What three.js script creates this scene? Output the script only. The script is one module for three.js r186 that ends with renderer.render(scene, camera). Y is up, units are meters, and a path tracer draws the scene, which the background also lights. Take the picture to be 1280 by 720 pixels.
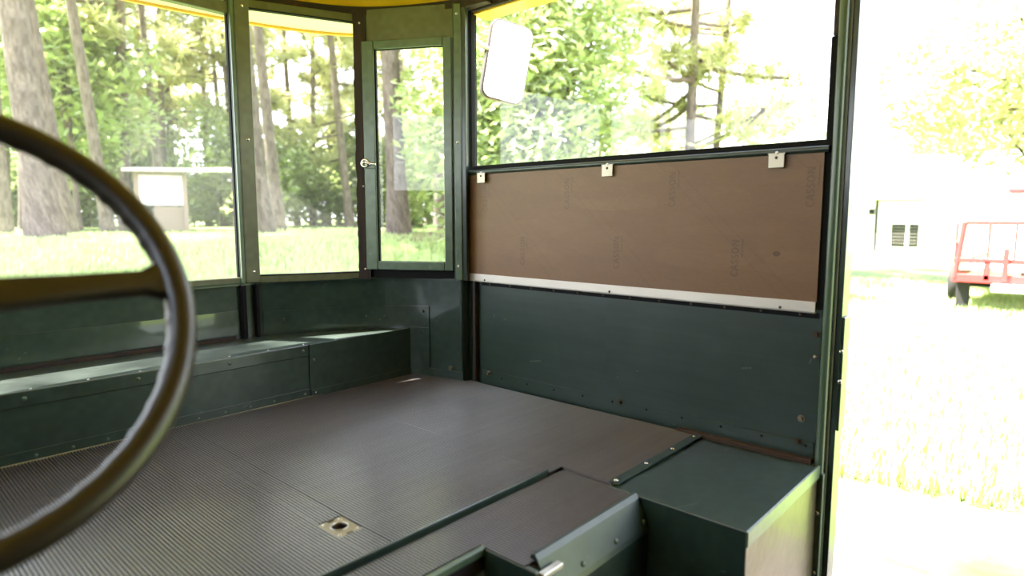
import * as THREE from 'three';
import { RoundedBoxGeometry } from 'three/addons/geometries/RoundedBoxGeometry.js';
import { mergeGeometries, toCreasedNormals } from 'three/addons/utils/BufferGeometryUtils.js';

// ---------------------------------------------------------------- camera, sky, sun, exposure
// The platform of the cab is y = 0; the van points to -z; its right side is +x.
const scene = new THREE.Scene();
const camera = new THREE.PerspectiveCamera(2 * Math.atan(360 / 791) * 180 / Math.PI, 1280 / 720, 0.05, 500);
const PITCH = Math.atan(88 / 791), YAW = 48 * Math.PI / 180;
camera.position.set(0, 0.56, 0);
camera.rotation.set(-PITCH, -YAW, 0, 'YXZ');
camera.focus = 1.95;
camera.userData.fStop = 2.3;
scene.add(camera);

const renderer = new THREE.WebGLRenderer({ antialias: true });
renderer.toneMapping = THREE.LinearToneMapping;
renderer.toneMappingExposure = 6.8;
renderer.shadowMap.enabled = true;

{ // hazy summer sky: white at the horizon, pale blue overhead
  const W = 64, H = 64, d = new Float32Array(W * H * 4);
  for (let j = 0; j < H; j++) for (let i = 0; i < W; i++) {
    const el = Math.max(0, (j + 0.5) / H * 2 - 1), t = Math.pow(el, 0.55), k = (j * W + i) * 4;
    d[k] = 1.12 + (0.5 - 1.12) * t; d[k + 1] = 1.14 + (0.68 - 1.14) * t; d[k + 2] = 1.16 + (1.0 - 1.16) * t; d[k + 3] = 1;
  }
  const t = new THREE.DataTexture(d, W, H, THREE.RGBAFormat, THREE.FloatType);
  t.mapping = THREE.EquirectangularReflectionMapping; t.magFilter = THREE.LinearFilter; t.needsUpdate = true;
  scene.background = t; scene.environment = t;
}
const sun = new THREE.DirectionalLight(new THREE.Color(1, 0.95, 0.86), 13);
sun.position.set(-0.28 * 60, 1.2 * 60, -0.48 * 60);
sun.castShadow = true; sun.shadow.mapSize.set(4096, 4096);
Object.assign(sun.shadow.camera, { left: -60, right: 60, top: 60, bottom: -60, near: 1, far: 200 });
scene.add(sun);

// ---------------------------------------------------------------- helpers
function rng(seed) { let s = seed >>> 0; return () => { s = (s + 0x6D2B79F5) >>> 0; let t = Math.imul(s ^ (s >>> 15), 1 | s); t = (t + Math.imul(t ^ (t >>> 7), 61 | t)) ^ t; return ((t ^ (t >>> 14)) >>> 0) / 4294967296; }; }
const V = (x, y, z) => new THREE.Vector3(x, y, z);
const used = new Map();
function numbered(n) { const k = used.get(n) || 0; used.set(n, k + 1); return k ? `${n}_${String(k).padStart(3, '0')}` : n; }
const lit = (m) => { m.castShadow = true; m.receiveShadow = true; return m; };
function boxUV(g) { // uv in metres from the dominant axis of each face
  const p = g.attributes.position, n = g.attributes.normal, uv = new Float32Array(p.count * 2);
  for (let i = 0; i < p.count; i++) {
    const ax = Math.abs(n.getX(i)), ay = Math.abs(n.getY(i)), az = Math.abs(n.getZ(i));
    if (ax > ay && ax > az) { uv[2 * i] = p.getZ(i); uv[2 * i + 1] = p.getY(i); }
    else if (ay > az) { uv[2 * i] = p.getX(i); uv[2 * i + 1] = p.getZ(i); }
    else { uv[2 * i] = p.getX(i); uv[2 * i + 1] = p.getY(i); }
  }
  g.setAttribute('uv', new THREE.BufferAttribute(uv, 2)); return g;
}
function bx(x0, x1, y0, y1, z0, z1, r = 0.002, seg = 1) {
  const w = x1 - x0, h = y1 - y0, d = z1 - z0, k = Math.min(r, w / 2.1, h / 2.1, d / 2.1);
  const g = (k > 0 ? new RoundedBoxGeometry(w, h, d, seg, k) : new THREE.BoxGeometry(w, h, d));
  g.translate((x0 + x1) / 2, (y0 + y1) / 2, (z0 + z1) / 2);
  return boxUV(g.index ? g.toNonIndexed() : g);
}
function prism(pts, y0, y1, smooth = 0) { // pts: [x, z] outline
  const s = new THREE.Shape(pts.map(([x, z]) => new THREE.Vector2(x, -z)));
  let g = new THREE.ExtrudeGeometry(s, { depth: y1 - y0, bevelEnabled: false });
  g.rotateX(-Math.PI / 2); g.translate(0, y0, 0);
  if (smooth) g = toCreasedNormals(g, smooth);
  return boxUV(g);
}
function offsetLine(pts, d) { // to the left of the direction of travel (outside of the cab when going left to right)
  return pts.map((p, i) => {
    const a = pts[Math.max(0, i - 1)], b = pts[Math.min(pts.length - 1, i + 1)];
    const tx = b[0] - a[0], tz = b[1] - a[1], l = Math.hypot(tx, tz);
    return [p[0] + tz / l * d, p[1] - tx / l * d];
  });
}
const band = (pts, y0, y1, t, inset = 0, smooth = 0.7) => prism([...offsetLine(pts, -inset), ...offsetLine(pts, t).reverse()], y0, y1, smooth);
function geo(list) { list = [].concat(list); if (list.length === 1) return list[0]; return mergeGeometries(list.map((g) => { const q = g.index ? g.toNonIndexed() : g; for (const k of Object.keys(q.attributes)) if (!['position', 'normal', 'uv'].includes(k)) q.deleteAttribute(k); return q; })); }
function obj(name, g, m, parent) { const o = lit(new THREE.Mesh(geo(g), m)); o.name = parent ? name : numbered(name); (parent || scene).add(o); return o; }
function tag(o, label, category, group) { o.userData.label = label; o.userData.category = category; if (group) o.userData.group = group; return o; }
function struct(name, g, m, label) { const o = obj(name, g, m); o.userData.kind = 'structure'; if (label) o.userData.label = label; return o; }
function structGroup(name, label, pos = [0, 0, 0], ry = 0) { const o = new THREE.Group(); o.name = numbered(name); o.userData.kind = 'structure'; o.userData.label = label; o.position.set(...pos); o.rotation.y = ry; scene.add(o); return o; }
function thing(name, label, category, pos = [0, 0, 0], ry = 0, group) { const o = new THREE.Group(); o.name = numbered(name); o.position.set(...pos); o.rotation.y = ry; scene.add(o); return tag(o, label, category, group); }
function single(name, g, m, label, category, group) { // one mesh thing, its origin at its base
  g = geo(g); g.computeBoundingBox(); const b = g.boundingBox, c = V((b.min.x + b.max.x) / 2, b.min.y, (b.min.z + b.max.z) / 2);
  g.translate(-c.x, -c.y, -c.z); const o = obj(name, g, m); o.position.copy(c); return tag(o, label, category, group);
}
const part = (name, g, m, parent) => { const q = geo(g); q.translate(-parent.position.x, -parent.position.y, -parent.position.z); return obj(name, q, m, parent); }; // world coordinates, for parents that are not turned
function tube(pts, r, seg = 12, rad = 8) { return new THREE.TubeGeometry(new THREE.CatmullRomCurve3(pts.map((p) => V(...p))), seg, r, rad, false); }
function rod(a, b, r0, r1 = r0, n = 8) { const A = V(...a), B = V(...b), d = B.clone().sub(A), g = new THREE.CylinderGeometry(r1, r0, d.length(), n); g.applyQuaternion(new THREE.Quaternion().setFromUnitVectors(V(0, 1, 0), d.clone().normalize())); const c = A.add(B).multiplyScalar(0.5); g.translate(c.x, c.y, c.z); return g; }

// value noise that tiles
function noise2(seed, n) { const r = rng(seed), a = new Float32Array(n * n).map(() => r()); const f = (t) => t * t * (3 - 2 * t); return (x, y) => { x = ((x % n) + n) % n; y = ((y % n) + n) % n; const i = Math.floor(x), j = Math.floor(y), u = f(x - i), v = f(y - j), I = (i + 1) % n, J = (j + 1) % n; return (a[j * n + i] * (1 - u) + a[j * n + I] * u) * (1 - v) + (a[J * n + i] * (1 - u) + a[J * n + I] * u) * v; }; }
function tex(n, fn, srgb = true, rx = 1, ry = 1) {
  const d = new Uint8Array(n * n * 4);
  for (let j = 0; j < n; j++) for (let i = 0; i < n; i++) { const c = fn(i / n, j / n), k = (j * n + i) * 4; for (let q = 0; q < 3; q++) d[k + q] = Math.max(0, Math.min(255, (Array.isArray(c) ? c[q] : c))); d[k + 3] = 255; }
  const t = new THREE.DataTexture(d, n, n); t.wrapS = t.wrapT = THREE.RepeatWrapping; t.magFilter = THREE.LinearFilter; t.minFilter = THREE.LinearMipmapLinearFilter; t.generateMipmaps = true;
  if (srgb) t.colorSpace = THREE.SRGBColorSpace; t.repeat.set(rx, ry); t.needsUpdate = true; return t;
}
const N8 = noise2(3, 8), N16 = noise2(5, 16), N32 = noise2(7, 32), N64 = noise2(9, 64), N128 = noise2(11, 128), N4 = noise2(2, 4);
const fbm = (u, v) => 0.4 * N8(u * 8, v * 8) + 0.3 * N16(u * 16, v * 16) + 0.2 * N32(u * 32, v * 32) + 0.1 * N64(u * 64, v * 64);
const mixc = (a, b, t) => a.map((x, i) => x + (b[i] - x) * t);

// ---------------------------------------------------------------- materials
const std = (o) => new THREE.MeshPhysicalMaterial(o);
const wave = tex(256, (u, v) => 255 * (0.6 * N8(u * 8, v * 8) + 0.28 * N16(u * 16, v * 16) + 0.12 * N64(u * 64, v * 64)), false);
const paintMap = (base, seed, streak) => { // enamel with brush streaks, smears and pale scratches
  const r = rng(seed), sc = [];
  for (let k = 0; k < 26; k++) sc.push([r(), r(), (r() - 0.5) * 0.09, (r() - 0.5) * 0.05, 0.0006 + r() * 0.0012]);
  const hi = [base[0] + 13, base[1] + 15, base[2] + 14], lo = [base[0] - 9, base[1] - 10, base[2] - 9], pale = [150, 152, 134];
  return tex(512, (u, v) => {
    const s = streak ? N128(u * 6 + 3 * N8(u * 8, v * 8), v * 128) * 0.5 + N32(u * 4, v * 32) * 0.5 : N64(u * 64, v * 64);
    const t = fbm(u, v); let c = mixc(lo, hi, Math.min(1, Math.max(0, 0.55 * t + 0.45 * s)));
    for (const q of sc) { const tt = Math.max(0, Math.min(1, ((u - q[0]) * q[2] + (v - q[1]) * q[3]) / (q[2] * q[2] + q[3] * q[3]))); const d = Math.hypot(u - q[0] - tt * q[2], v - q[1] - tt * q[3]); if (d < q[4] && N64(u * 64, v * 64) > 0.45) c = mixc(c, pale, 0.4); }
    return c;
  });
};
const GREEN = [40, 54, 46];
const greenMap = paintMap(GREEN, 21, false), greenStreak = paintMap(GREEN, 22, true);
const green = std({ map: greenMap, roughness: 0.32, bumpMap: wave, bumpScale: 0.0012, clearcoat: 0.35, clearcoatRoughness: 0.12 });
const greenGloss = std({ map: greenMap, roughness: 0.3, bumpMap: wave, bumpScale: 0.0016, clearcoat: 0.85, clearcoatRoughness: 0.04 });
const greenWall = std({ map: greenStreak, roughness: 0.42, bumpMap: wave, bumpScale: 0.001, clearcoat: 0.25, clearcoatRoughness: 0.25 });
const greenLit = std({ map: paintMap([76, 94, 73], 25, false), roughness: 0.35, bumpMap: wave, bumpScale: 0.0005, clearcoat: 0.3, clearcoatRoughness: 0.2 });  // same cab paint, made paler: light on the gloss is in the colour
const greenWarmLit = std({ map: paintMap([86, 88, 62], 24, false), roughness: 0.4, bumpMap: wave, bumpScale: 0.0006 });  // same cab paint again, warm bounced light mixed into the colour
const rubberBlack = std({ color: 0x0b0a09, roughness: 0.75, specularIntensity: 0.4 });
const brownChannel = std({ map: tex(256, (u, v) => { const t = fbm(u, v) * 0.7 + 0.3 * N128(u * 128, v * 128); return mixc([22, 14, 9], [70, 42, 22], Math.max(0, t * 1.6 - 0.45)); }), roughness: 0.7, bumpMap: wave, bumpScale: 0.001 });
const steel = std({ map: tex(256, (u, v) => { const t = N128(u * 128, v * 8) * 0.5 + N32(u * 32, v * 32) * 0.5; return mixc([172, 170, 162], [214, 212, 204], t); }), roughness: 0.33, metalness: 0.85 });
const chrome = std({ color: 0xd8d6d0, roughness: 0.12, metalness: 1 });
const alu = std({ map: tex(256, (u, v) => mixc([206, 200, 188], [228, 222, 210], N64(u * 12, v * 64) * 0.6 + 0.4 * N8(u * 8, v * 8))), roughness: 0.26, metalness: 0.9, bumpMap: wave, bumpScale: 0.0012 });
const tinTab = std({ color: 0xcfcabb, roughness: 0.5, metalness: 0.4 });
const rubberMat = std({ map: tex(512, (u, v) => { const t = fbm(u, v), f = N128(u * 128, v * 128); return mixc([64, 57, 56], [98, 90, 87], 0.65 * t + 0.35 * f); }), roughness: 0.34, clearcoat: 1, clearcoatRoughness: 0.24 });
const rubberFlat = std({ color: 0x241b16, roughness: 0.7 });
const yellowCeil = std({ map: tex(256, (u, v) => { const t = fbm(u, v); return mixc([226, 168, 10], [248, 196, 26], t); }), roughness: 0.45, bumpMap: wave, bumpScale: 0.0008 });
const creamVisor = std({ color: 0xf6ecd0, roughness: 0.4 });
const glass = std({ color: 0xffffff, transmission: 1, thickness: 0, roughness: 0, ior: 1.5 });
const dustyGlass = std({ color: 0xffffff, transmission: 1, thickness: 0, roughness: 0.16, ior: 1.5 });
const bakelite = std({ map: tex(128, (u, v) => mixc([28, 20, 6], [44, 32, 11], fbm(u, v))), roughness: 0.4, clearcoat: 0.2, clearcoatRoughness: 0.2 });
const rust = std({ color: 0x4a3d30, roughness: 0.5, metalness: 0.6 });
const boltMat = std({ color: 0x8d806c, roughness: 0.4, metalness: 0.7 });
const cargoGrey = std({ map: greenMap, color: 0xffffff, roughness: 0.5 });
const vanYellow = std({ color: 0xe8b21a, roughness: 0.35 });

// rivets and screws: shared shapes, each one a mesh of its own
const domeShape = (r, h, n = 10) => { const g = new THREE.LatheGeometry([[0.0001, h], [r * 0.55, h * 0.86], [r * 0.9, h * 0.45], [r, 0], [r, -0.001]].map((p) => new THREE.Vector2(...p)).reverse(), n); return g; };
const RIVET = domeShape(0.0052, 0.0032), SMALL = domeShape(0.0036, 0.0022), HOLE = domeShape(0.0034, 0.0012, 8);
const BOLT = (() => { const w = new THREE.CylinderGeometry(0.0085, 0.0085, 0.002, 12), h = new THREE.CylinderGeometry(0.005, 0.0053, 0.006, 6); w.translate(0, 0.001, 0); h.translate(0, 0.005, 0); return geo([w, h]); })();
function pin(name, shape, m, parent, x, y, z, nx, ny, nz) { // world coordinates, pointing along n
  parent.updateWorldMatrix(true, false); const o = lit(new THREE.Mesh(shape, m)), q = parent.getWorldQuaternion(new THREE.Quaternion()).invert(); o.name = name; o.position.copy(parent.worldToLocal(V(x, y, z)));
  o.quaternion.copy(q).multiply(new THREE.Quaternion().setFromUnitVectors(V(0, 1, 0), V(nx, ny, nz).normalize())); parent.add(o); return o;
}

// ---------------------------------------------------------------- the cab shell
const XW = 1.515, XL = 1.0 - XW; // inner faces of the side walls; the cab is symmetrical about x = 0.5
const mirrorX = (pts) => pts.map(([x, z]) => [1 - x, z]).reverse();
const curveR = new THREE.CatmullRomCurve3([[0.95, -2.012], [1.03, -1.99], [1.114, -1.955], [1.21, -1.915], [1.294, -1.872], [1.37, -1.815], [1.425, -1.735], [1.455, -1.64], [1.478, -1.555]].map(([x, z]) => V(x, 0, z))).getPoints(32).map((p) => [p.x, p.z]);
const frontPlan = [...mirrorX(curveR), ...curveR];

// lower front wall, bowed, glossy enamel, with its patch strips
const wallFront = struct('wall_front', band(frontPlan, -0.05, 0.347, 0.03), greenGloss, 'glossy dark green bowed sheet-metal wall under the windscreen');
obj('sill_ledge', band(frontPlan, 0.343, 0.352, 0.03, 0.012), green, wallFront);
const sub = (pts, a, b) => pts.filter(([x, z]) => (z > -2 ? x : x) >= a && x <= b);
const stripPts = curveR.filter((p) => p[0] > 0.985 && p[1] < -1.685);
obj('patch_strip', band(stripPts, 0.176, 0.25, 0, 0.004), greenGloss, wallFront);
const vpts = curveR.filter((p) => p[1] > -1.76 && p[1] < -1.675);
obj('patch_strip', band(vpts, 0.0, 0.174, 0, 0.0045), green, wallFront);
obj('floor_flange', band(curveR.filter((p) => p[1] > -1.69), 0.0, 0.03, 0, 0.005), green, wallFront);
for (const [x, y, z] of [[1.428, 0.232, -1.707], [1.43, 0.155, -1.715], [1.30, 0.215, -1.86], [1.05, 0.22, -1.977]]) pin('rivet', RIVET, green, wallFront, x, y, z, -0.6, 0, 0.8);
for (const [x, y] of [[0.383, 0.237], [0.504, 0.237], [0.66, 0.236], [0.78, 0.236], [0.26, 0.237]]) pin('rivet', RIVET, steel, wallFront, x, y, -2.012, 0, 0, 1);
pin('bolt', BOLT, boltMat, wallFront, 1.462, 0.04, -1.602, -0.97, 0, 0.2);
obj('seam_strip', bx(0.0, 0.915, 0.183, 0.262, -2.012, -2.0085, 0.001), greenGloss, wallFront);
obj('angle_bar', [bx(0.917, 0.93, 0.17, 0.345, -2.012, -1.985), bx(0.962, 0.972, 0.17, 0.345, -2.01, -1.985)], rubberBlack, wallFront);

// corner angle where the bowed wall meets the right wall
const cornerAngle = struct('trim_1', [bx(1.472, 1.481, -0.005, 0.352, -1.566, -1.556), bx(1.481, 1.545, -0.02, 0.352, -1.58, -1.566, 0)], green, 'green vertical edge of the bowed front wall');
obj('corner_closing', [bx(1.478, 1.56, -0.62, 0.69, -1.62, -1.567, 0), bx(1.5165, 1.545, -0.62, 0.69, -1.567, -1.505, 0), bx(1.35, 1.56, -0.1, -0.012, -1.9, -1.5, 0)], green, cornerAngle);
obj('hinge_leaf', bx(1.497, 1.512, 0.0, 0.345, -1.528, -1.516), brownChannel, cornerAngle);

struct('trim_12', bx(1.5165, 1.545, 0.34, 0.72, -0.445, -0.415, 0), rubberBlack, 'black rubber edge between brown board and door post');
// right wall under the window
const wallRight = struct('wall_right', bx(XW, XW + 0.03, -0.06, 0.352, -1.512, -0.424, 0), greenWall, 'dark green sheet-metal side panel under the brown board');
obj('floor_flange', bx(XW - 0.004, XW, -0.002, 0.043, -1.5, -0.426, 0.001), greenWall, wallRight);
obj('top_hem', bx(XW - 0.003, XW, 0.333, 0.345, -1.5, -0.43, 0.001), rubberBlack, wallRight);
for (const [z, y, k] of [[-1.466, 0.034, 1], [-1.406, 0.026, 0], [-1.296, 0.027, 0], [-1.186, 0.029, 0], [-1.077, 0.031, 0], [-0.946, 0.038, 2], [-0.861, 0.033, 0], [-0.755, 0.033, 0], [-0.648, 0.033, 0], [-0.545, 0.033, 0], [-0.443, 0.034, 0], [-0.46, 0.04, 2], [-0.457, 0.095, 1], [-0.434, 0.297, 2], [-0.434, 0.244, 3], [-0.972, 0.034, 0]])
  pin(k === 0 ? 'screw_hole' : k === 3 ? 'rivet' : 'bolt', k === 0 ? HOLE : k === 3 ? RIVET : BOLT, k === 0 ? rubberBlack : k === 2 ? rust : boltMat, wallRight, y > 0.045 ? XW : XW - 0.004, y, z, -1, 0, 0);
for (let k = 0; k < 12; k++) pin('rivet', SMALL, rust, wallRight, XW - 0.003, 0.339, -1.46 + k * 0.09, -1, 0, 0);

// aluminium angle that carries the brown board
const brightAlu = std({ map: alu.map, roughness: 0.42, metalness: 0.45 });
const angle = thing('aluminium_trim', 'bright aluminium angle strip along the bottom of the brown board', 'trim strip', [1.508, 0.345, -1]);
part('strip', [bx(1.5055, 1.508, 0.345, 0.371, -1.562, -0.437, 0.0008), bx(1.5055, 1.515, 0.345, 0.3475, -1.562, -0.437, 0)], brightAlu, angle);
for (const z of [-1.479, -0.985, -0.514]) pin('screw', SMALL, rust, angle, 1.5055, 0.352, z, -1, 0, 0);

// brown hardboard panel with the maker's print
{
  const c = document.createElement('canvas'); c.width = 2048; c.height = 640; const g = c.getContext('2d'), PX = 2048 / 1.128;
  g.fillStyle = '#735534'; g.fillRect(0, 0, 2048, 640);
  const r = rng(77);
  for (let k = 0; k < 9000; k++) { const a = 0.03 + r() * 0.05; g.fillStyle = r() < 0.5 ? `rgba(60,40,24,${a})` : `rgba(176,142,108,${a})`; g.fillRect(r() * 2048, r() * 640, 6 + r() * 26, 1 + r() * 2); }
  for (let k = 0; k < 60; k++) { g.fillStyle = r() < 0.5 ? 'rgba(70,46,26,0.025)' : 'rgba(165,130,95,0.03)'; g.beginPath(); g.ellipse(r() * 2048, r() * 640, 60 + r() * 200, 20 + r() * 70, 0, 0, 7); g.fill(); }
  const sx = (z) => (z + 1.565) * PX, sy = (y) => (0.7 - y) * 640 / 0.33;
  g.strokeStyle = 'rgba(50,34,20,0.2)'; g.lineWidth = 2.5;
  for (let k = -2; k < 6; k++) for (const o of [0, 0.036]) { const z0 = -1.53 + 0.342 * k + o; g.beginPath(); g.moveTo(sx(z0), sy(0.70)); g.lineTo(sx(z0 + 0.34), sy(0.365)); g.stroke(); }
  g.fillStyle = 'rgba(50,34,20,0.26)'; g.textAlign = 'center'; g.textBaseline = 'middle';
  const word = (z, y) => { g.save(); g.translate(sx(z), sy(y)); g.rotate(-Math.PI / 2); g.font = 'bold 46px sans-serif'; g.fillText('CASSON', 0, 0); g.font = '20px sans-serif'; g.restore(); g.fillRect(sx(z + 0.016), sy(y + 0.048), 5, 90); };
  for (const [z, y] of [[-1.481, 0.622], [-1.316, 0.455], [-1.141, 0.628], [-0.966, 0.462], [-0.8, 0.630], [-0.628, 0.461], [-0.462, 0.626]]) word(z, y);
  g.fillStyle = 'rgba(48,30,18,0.4)'; g.beginPath(); g.ellipse(sx(-0.53), sy(0.475), 16, 12, 0, 0, 7); g.fill();
  const t = new THREE.CanvasTexture(c); t.colorSpace = THREE.SRGBColorSpace; t.magFilter = THREE.LinearFilter;
  const face = std({ map: t, roughness: 0.5 });
  const b = new THREE.BoxGeometry(0.0035, 0.332, 1.128, 1, 10, 60), p = b.attributes.position, q = rng(5), wob = []; for (let k = 0; k < 11; k++) wob.push((q() - 0.5) * 0.005);
  for (let i = 0; i < p.count; i++) { const z = p.getZ(i), y = p.getY(i), e = Math.max(0, (-z - 0.48) / 0.084); p.setX(i, p.getX(i) - 0.0025 * Math.sin(z * 5 + 1) - e * 0.002); if (e > 0) p.setZ(i, z + wob[Math.round((y / 0.332 + 0.5) * 10)] * e); }
  b.computeVertexNormals();
  const brd = single('hardboard_panel', b, face, 'brown printed hardboard sheet covering the lower side window', 'board'); brd.position.set(1.5105, 0.3705, -1.001);
  brd.geometry.computeBoundingBox();
}
// three metal tabs that hold the board under the rail
[-1.486, -0.994, -0.535].forEach((z, k) => {
  const t = thing('retaining_tab', ['small bright metal tab nearest the corner post above the board', 'bright metal tab over the middle of the brown board', 'bright metal tab beside the door post above the board'][k], 'bracket', [1.499, 0.674, z], 0, 'tabs along the rail');
  obj('plate', [bx(-0.002, 0.0, 0, 0.03, -0.0175, 0.0175, 0.0006), bx(-0.002, 0.014, 0.03, 0.0325, -0.0195, 0.0195, 0.0006)], tinTab, t);
  const s = lit(new THREE.Mesh(SMALL, rust)); s.name = 'screw'; s.position.set(-0.002, 0.022, 0); s.rotation.z = Math.PI / 2; t.add(s);
  const n = lit(new THREE.Mesh(SMALL, chrome)); n.name = 'nut'; n.position.set(0.0, 0.0325, 0); n.scale.set(1.3, 1.6, 1.3); t.add(n);
});

// ---------------------------------------------------------------- windows
function frameLocal(parent, name, m, x0, x1, y0, y1, w, z0, z1, r = 0.003) { // four bars, widths [left, right, bottom, top]
  const [l, rr, b, t] = Array.isArray(w) ? w : [w, w, w, w];
  const bar = (n, g) => { if (g) obj(n, g, m, parent); };
  bar(name, l && bx(x0, x0 + l, y0, y1, z0, z1, r)); bar(name, rr && bx(x1 - rr, x1, y0, y1, z0, z1, r));
  bar(name, b && bx(x0 + l, x1 - rr, y0, y0 + b, z0, z1, r)); bar(name, t && bx(x0 + l, x1 - rr, y1 - t, y1, z0, z1, r));
}
function paneBox(parent, m, x0, x1, y0, y1, z) { const g = new THREE.PlaneGeometry(x1 - x0, y1 - y0); g.translate((x0 + x1) / 2, (y0 + y1) / 2, z); return obj('pane', g, m, parent); }
function turned(A, B) { const dx = B[0] - A[0], dz = B[1] - A[1]; return { len: Math.hypot(dx, dz), ry: Math.atan2(-dz, dx) }; }
// centre windscreen
{
  const w = structGroup('window_1', 'large flat centre windscreen pane in a dark gasket', [0.5, 0.352, -2.012]);
  frameLocal(w, 'gasket', rubberBlack, -0.43, 0.43, 0.0, 0.84, [0.013, 0.013, 0.004, 0.006], -0.012, 0.006);
  frameLocal(w, 'frame', greenWarmLit, -0.43, 0.43, -0.003, 0.866, [0.006, 0.006, 0.02, 0.036], -0.02, 0.012);
  paneBox(w, dustyGlass, -0.425, 0.425, 0.01, 0.838, -0.004);
}
// the two posts beside it
for (const s of [1, -1]) {
  const X = 0.5 + s * 0.451, w = structGroup(s > 0 ? 'trim_2' : 'trim_3', s > 0 ? 'green riveted windscreen post between the two front panes' : 'green riveted windscreen post on the driver side', [X, 0.345, -2.0]);
  obj('post', bx(-0.031, 0.031, 0, 0.92, -0.03, 0.0, 0.003), green, w);
  obj('cover_strip', bx(-0.018, 0.03, 0.004, 0.915, 0.0, 0.012, 0.004, 2), greenWarmLit, w);
  obj('edge_strip', bx(-0.03, -0.018, 0.004, 0.915, -0.002, 0.01, 0.003, 2), greenLit, w);
  for (const y of [0.04, 0.46, 0.868]) { const r = lit(new THREE.Mesh(RIVET, chrome)); r.name = 'screw'; r.position.set(0.008, y, 0.012); r.rotation.x = Math.PI / 2; w.add(r); }
}
function outerPane(A, B, name, label) {
  const { len, ry } = turned(A, B), w = structGroup(name, label, [A[0], 0.347, A[1]], ry);
  frameLocal(w, 'frame', greenWarmLit, 0, len, 0, 0.89, [0.03, 0.012, 0.024, 0.026], -0.02, 0.008);
  frameLocal(w, 'gasket', rubberBlack, 0.028, len - 0.01, 0.022, 0.866, [0.004, 0.005, 0.005, 0.004], -0.012, 0.009);
  paneBox(w, dustyGlass, 0.028, len - 0.01, 0.024, 0.866, -0.006);
  return w;
}
const P1 = [0.953, -2.01], P2 = [1.30, -1.87], P3 = [1.482, -1.552];
outerPane(P1, P2, 'window_2', 'narrow front pane beside the vent window');
outerPane([-0.30, -1.87], [0.047, -2.01], 'window_3', 'narrow front pane on the driver side');
// brown channel post between that pane and the vent window
{
  const w = structGroup('trim_4', 'dark brown rubber-lined channel between narrow pane and vent window', [1.303, 0.347, -1.866], -0.75);
  const g = new THREE.BoxGeometry(0.04, 0.893, 0.03, 3, 40, 3), p = g.attributes.position, r = rng(8), wob = []; for (let k = 0; k < 41; k++) wob.push((r() - 0.5) * 0.006);
  for (let i = 0; i < p.count; i++) { const k = Math.round((p.getY(i) / 0.893 + 0.5) * 40); if (p.getX(i) < 0) p.setX(i, p.getX(i) + wob[k]); p.setY(i, p.getY(i) + 0.4465); }
  g.computeVertexNormals(); obj('channel', g, brownChannel, w);
  obj('rubber_seal', bx(-0.018, -0.008, 0.01, 0.88, 0.002, 0.013, 0.004, 2), rubberBlack, w);
  for (const y of [0.035, 0.32, 0.86]) { const s = lit(new THREE.Mesh(SMALL, tinTab)); s.name = 'screw'; s.position.set(0.002, y, 0.0155); s.rotation.x = Math.PI / 2; w.add(s); }
}
function ventWindow(A, B, name, label, detail) {
  const { len, ry } = turned(A, B), w = structGroup(name, label, [A[0], 0.347, A[1]], ry);
  obj('header_panel', bx(0.0, len, 0.803, 0.905, -0.02, 0.0, 0.001), greenWarmLit, w);
  obj('lower_gap', bx(0.0, len, 0.004, 0.04, -0.02, -0.006, 0), rubberBlack, w);
  frameLocal(w, 'sash_frame', greenLit, 0.016, 0.332, 0.033, 0.801, [0.043, 0.03, 0.03, 0.028], -0.01, 0.014, 0.004);
  frameLocal(w, 'glazing_gasket', rubberBlack, 0.057, 0.304, 0.061, 0.775, [0.007, 0.0025, 0.0025, 0.004], -0.006, 0.006, 0.001);
  paneBox(w, glass, 0.058, 0.303, 0.062, 0.774, -0.002);
  const k = new THREE.Group(); k.name = 'latch'; k.position.set(0.03, 0.397, 0.014); w.add(k);
  const dome = domeShape(0.0125, 0.007, 16); dome.rotateX(Math.PI / 2); const base = bx(-0.012, 0.026, -0.018, 0.018, 0, 0.004, 0.0015); const knob = new THREE.SphereGeometry(0.009, 14, 10); knob.scale(1, 1, 0.8); knob.translate(-0.006, 0.0, 0.02); const stem = rod([-0.006, 0, 0], [-0.006, 0, 0.02], 0.005), arm = rod([-0.004, 0.001, 0.016], [0.034, -0.004, 0.012], 0.0055, 0.0035), ring = new THREE.TorusGeometry(0.012, 0.003, 8, 18); ring.translate(-0.006, 0, 0.01);
  obj('latch_plate', base, greenLit, k); obj('latch_knob', [dome, knob, stem, ring], chrome, k); obj('latch_arm', arm, chrome, k);
  return w;
}
ventWindow(P2, P3, 'window_4', 'green-framed vent window with a chrome latch');
ventWindow([-0.482, -1.552], [-0.30, -1.87], 'window_5', 'green-framed vent window on the driver side');
// corner post strip with screws between vent window and side window
for (const s of [1, -1]) {
  const A = s > 0 ? [1.3, -1.87] : [-0.3, -1.87], ry = s > 0 ? turned(P2, P3).ry : turned([-0.482, -1.552], [-0.30, -1.87]).ry;
  const w = structGroup(s > 0 ? 'trim_5' : 'trim_6', s > 0 ? 'green screwed corner post strip between vent window and side window' : 'green screwed corner post strip on the driver side', [s > 0 ? 1.466 : -0.466, 0.347, -1.58], ry);
  const x0 = s > 0 ? 0.0 : -0.045;
  obj('post', bx(x0, x0 + 0.045, 0, 0.905, -0.025, 0.008, 0.003), green, w);
  obj('cover_strip', bx(x0 + 0.006, x0 + 0.03, 0.002, 0.9, 0.008, 0.014, 0.003, 2), greenLit, w);
  for (const y of [0.05, 0.46, 0.868]) { const r = lit(new THREE.Mesh(RIVET, steel)); r.name = 'screw'; r.position.set(x0 + 0.017, y, 0.014); r.rotation.x = Math.PI / 2; w.add(r); }
}
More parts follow.
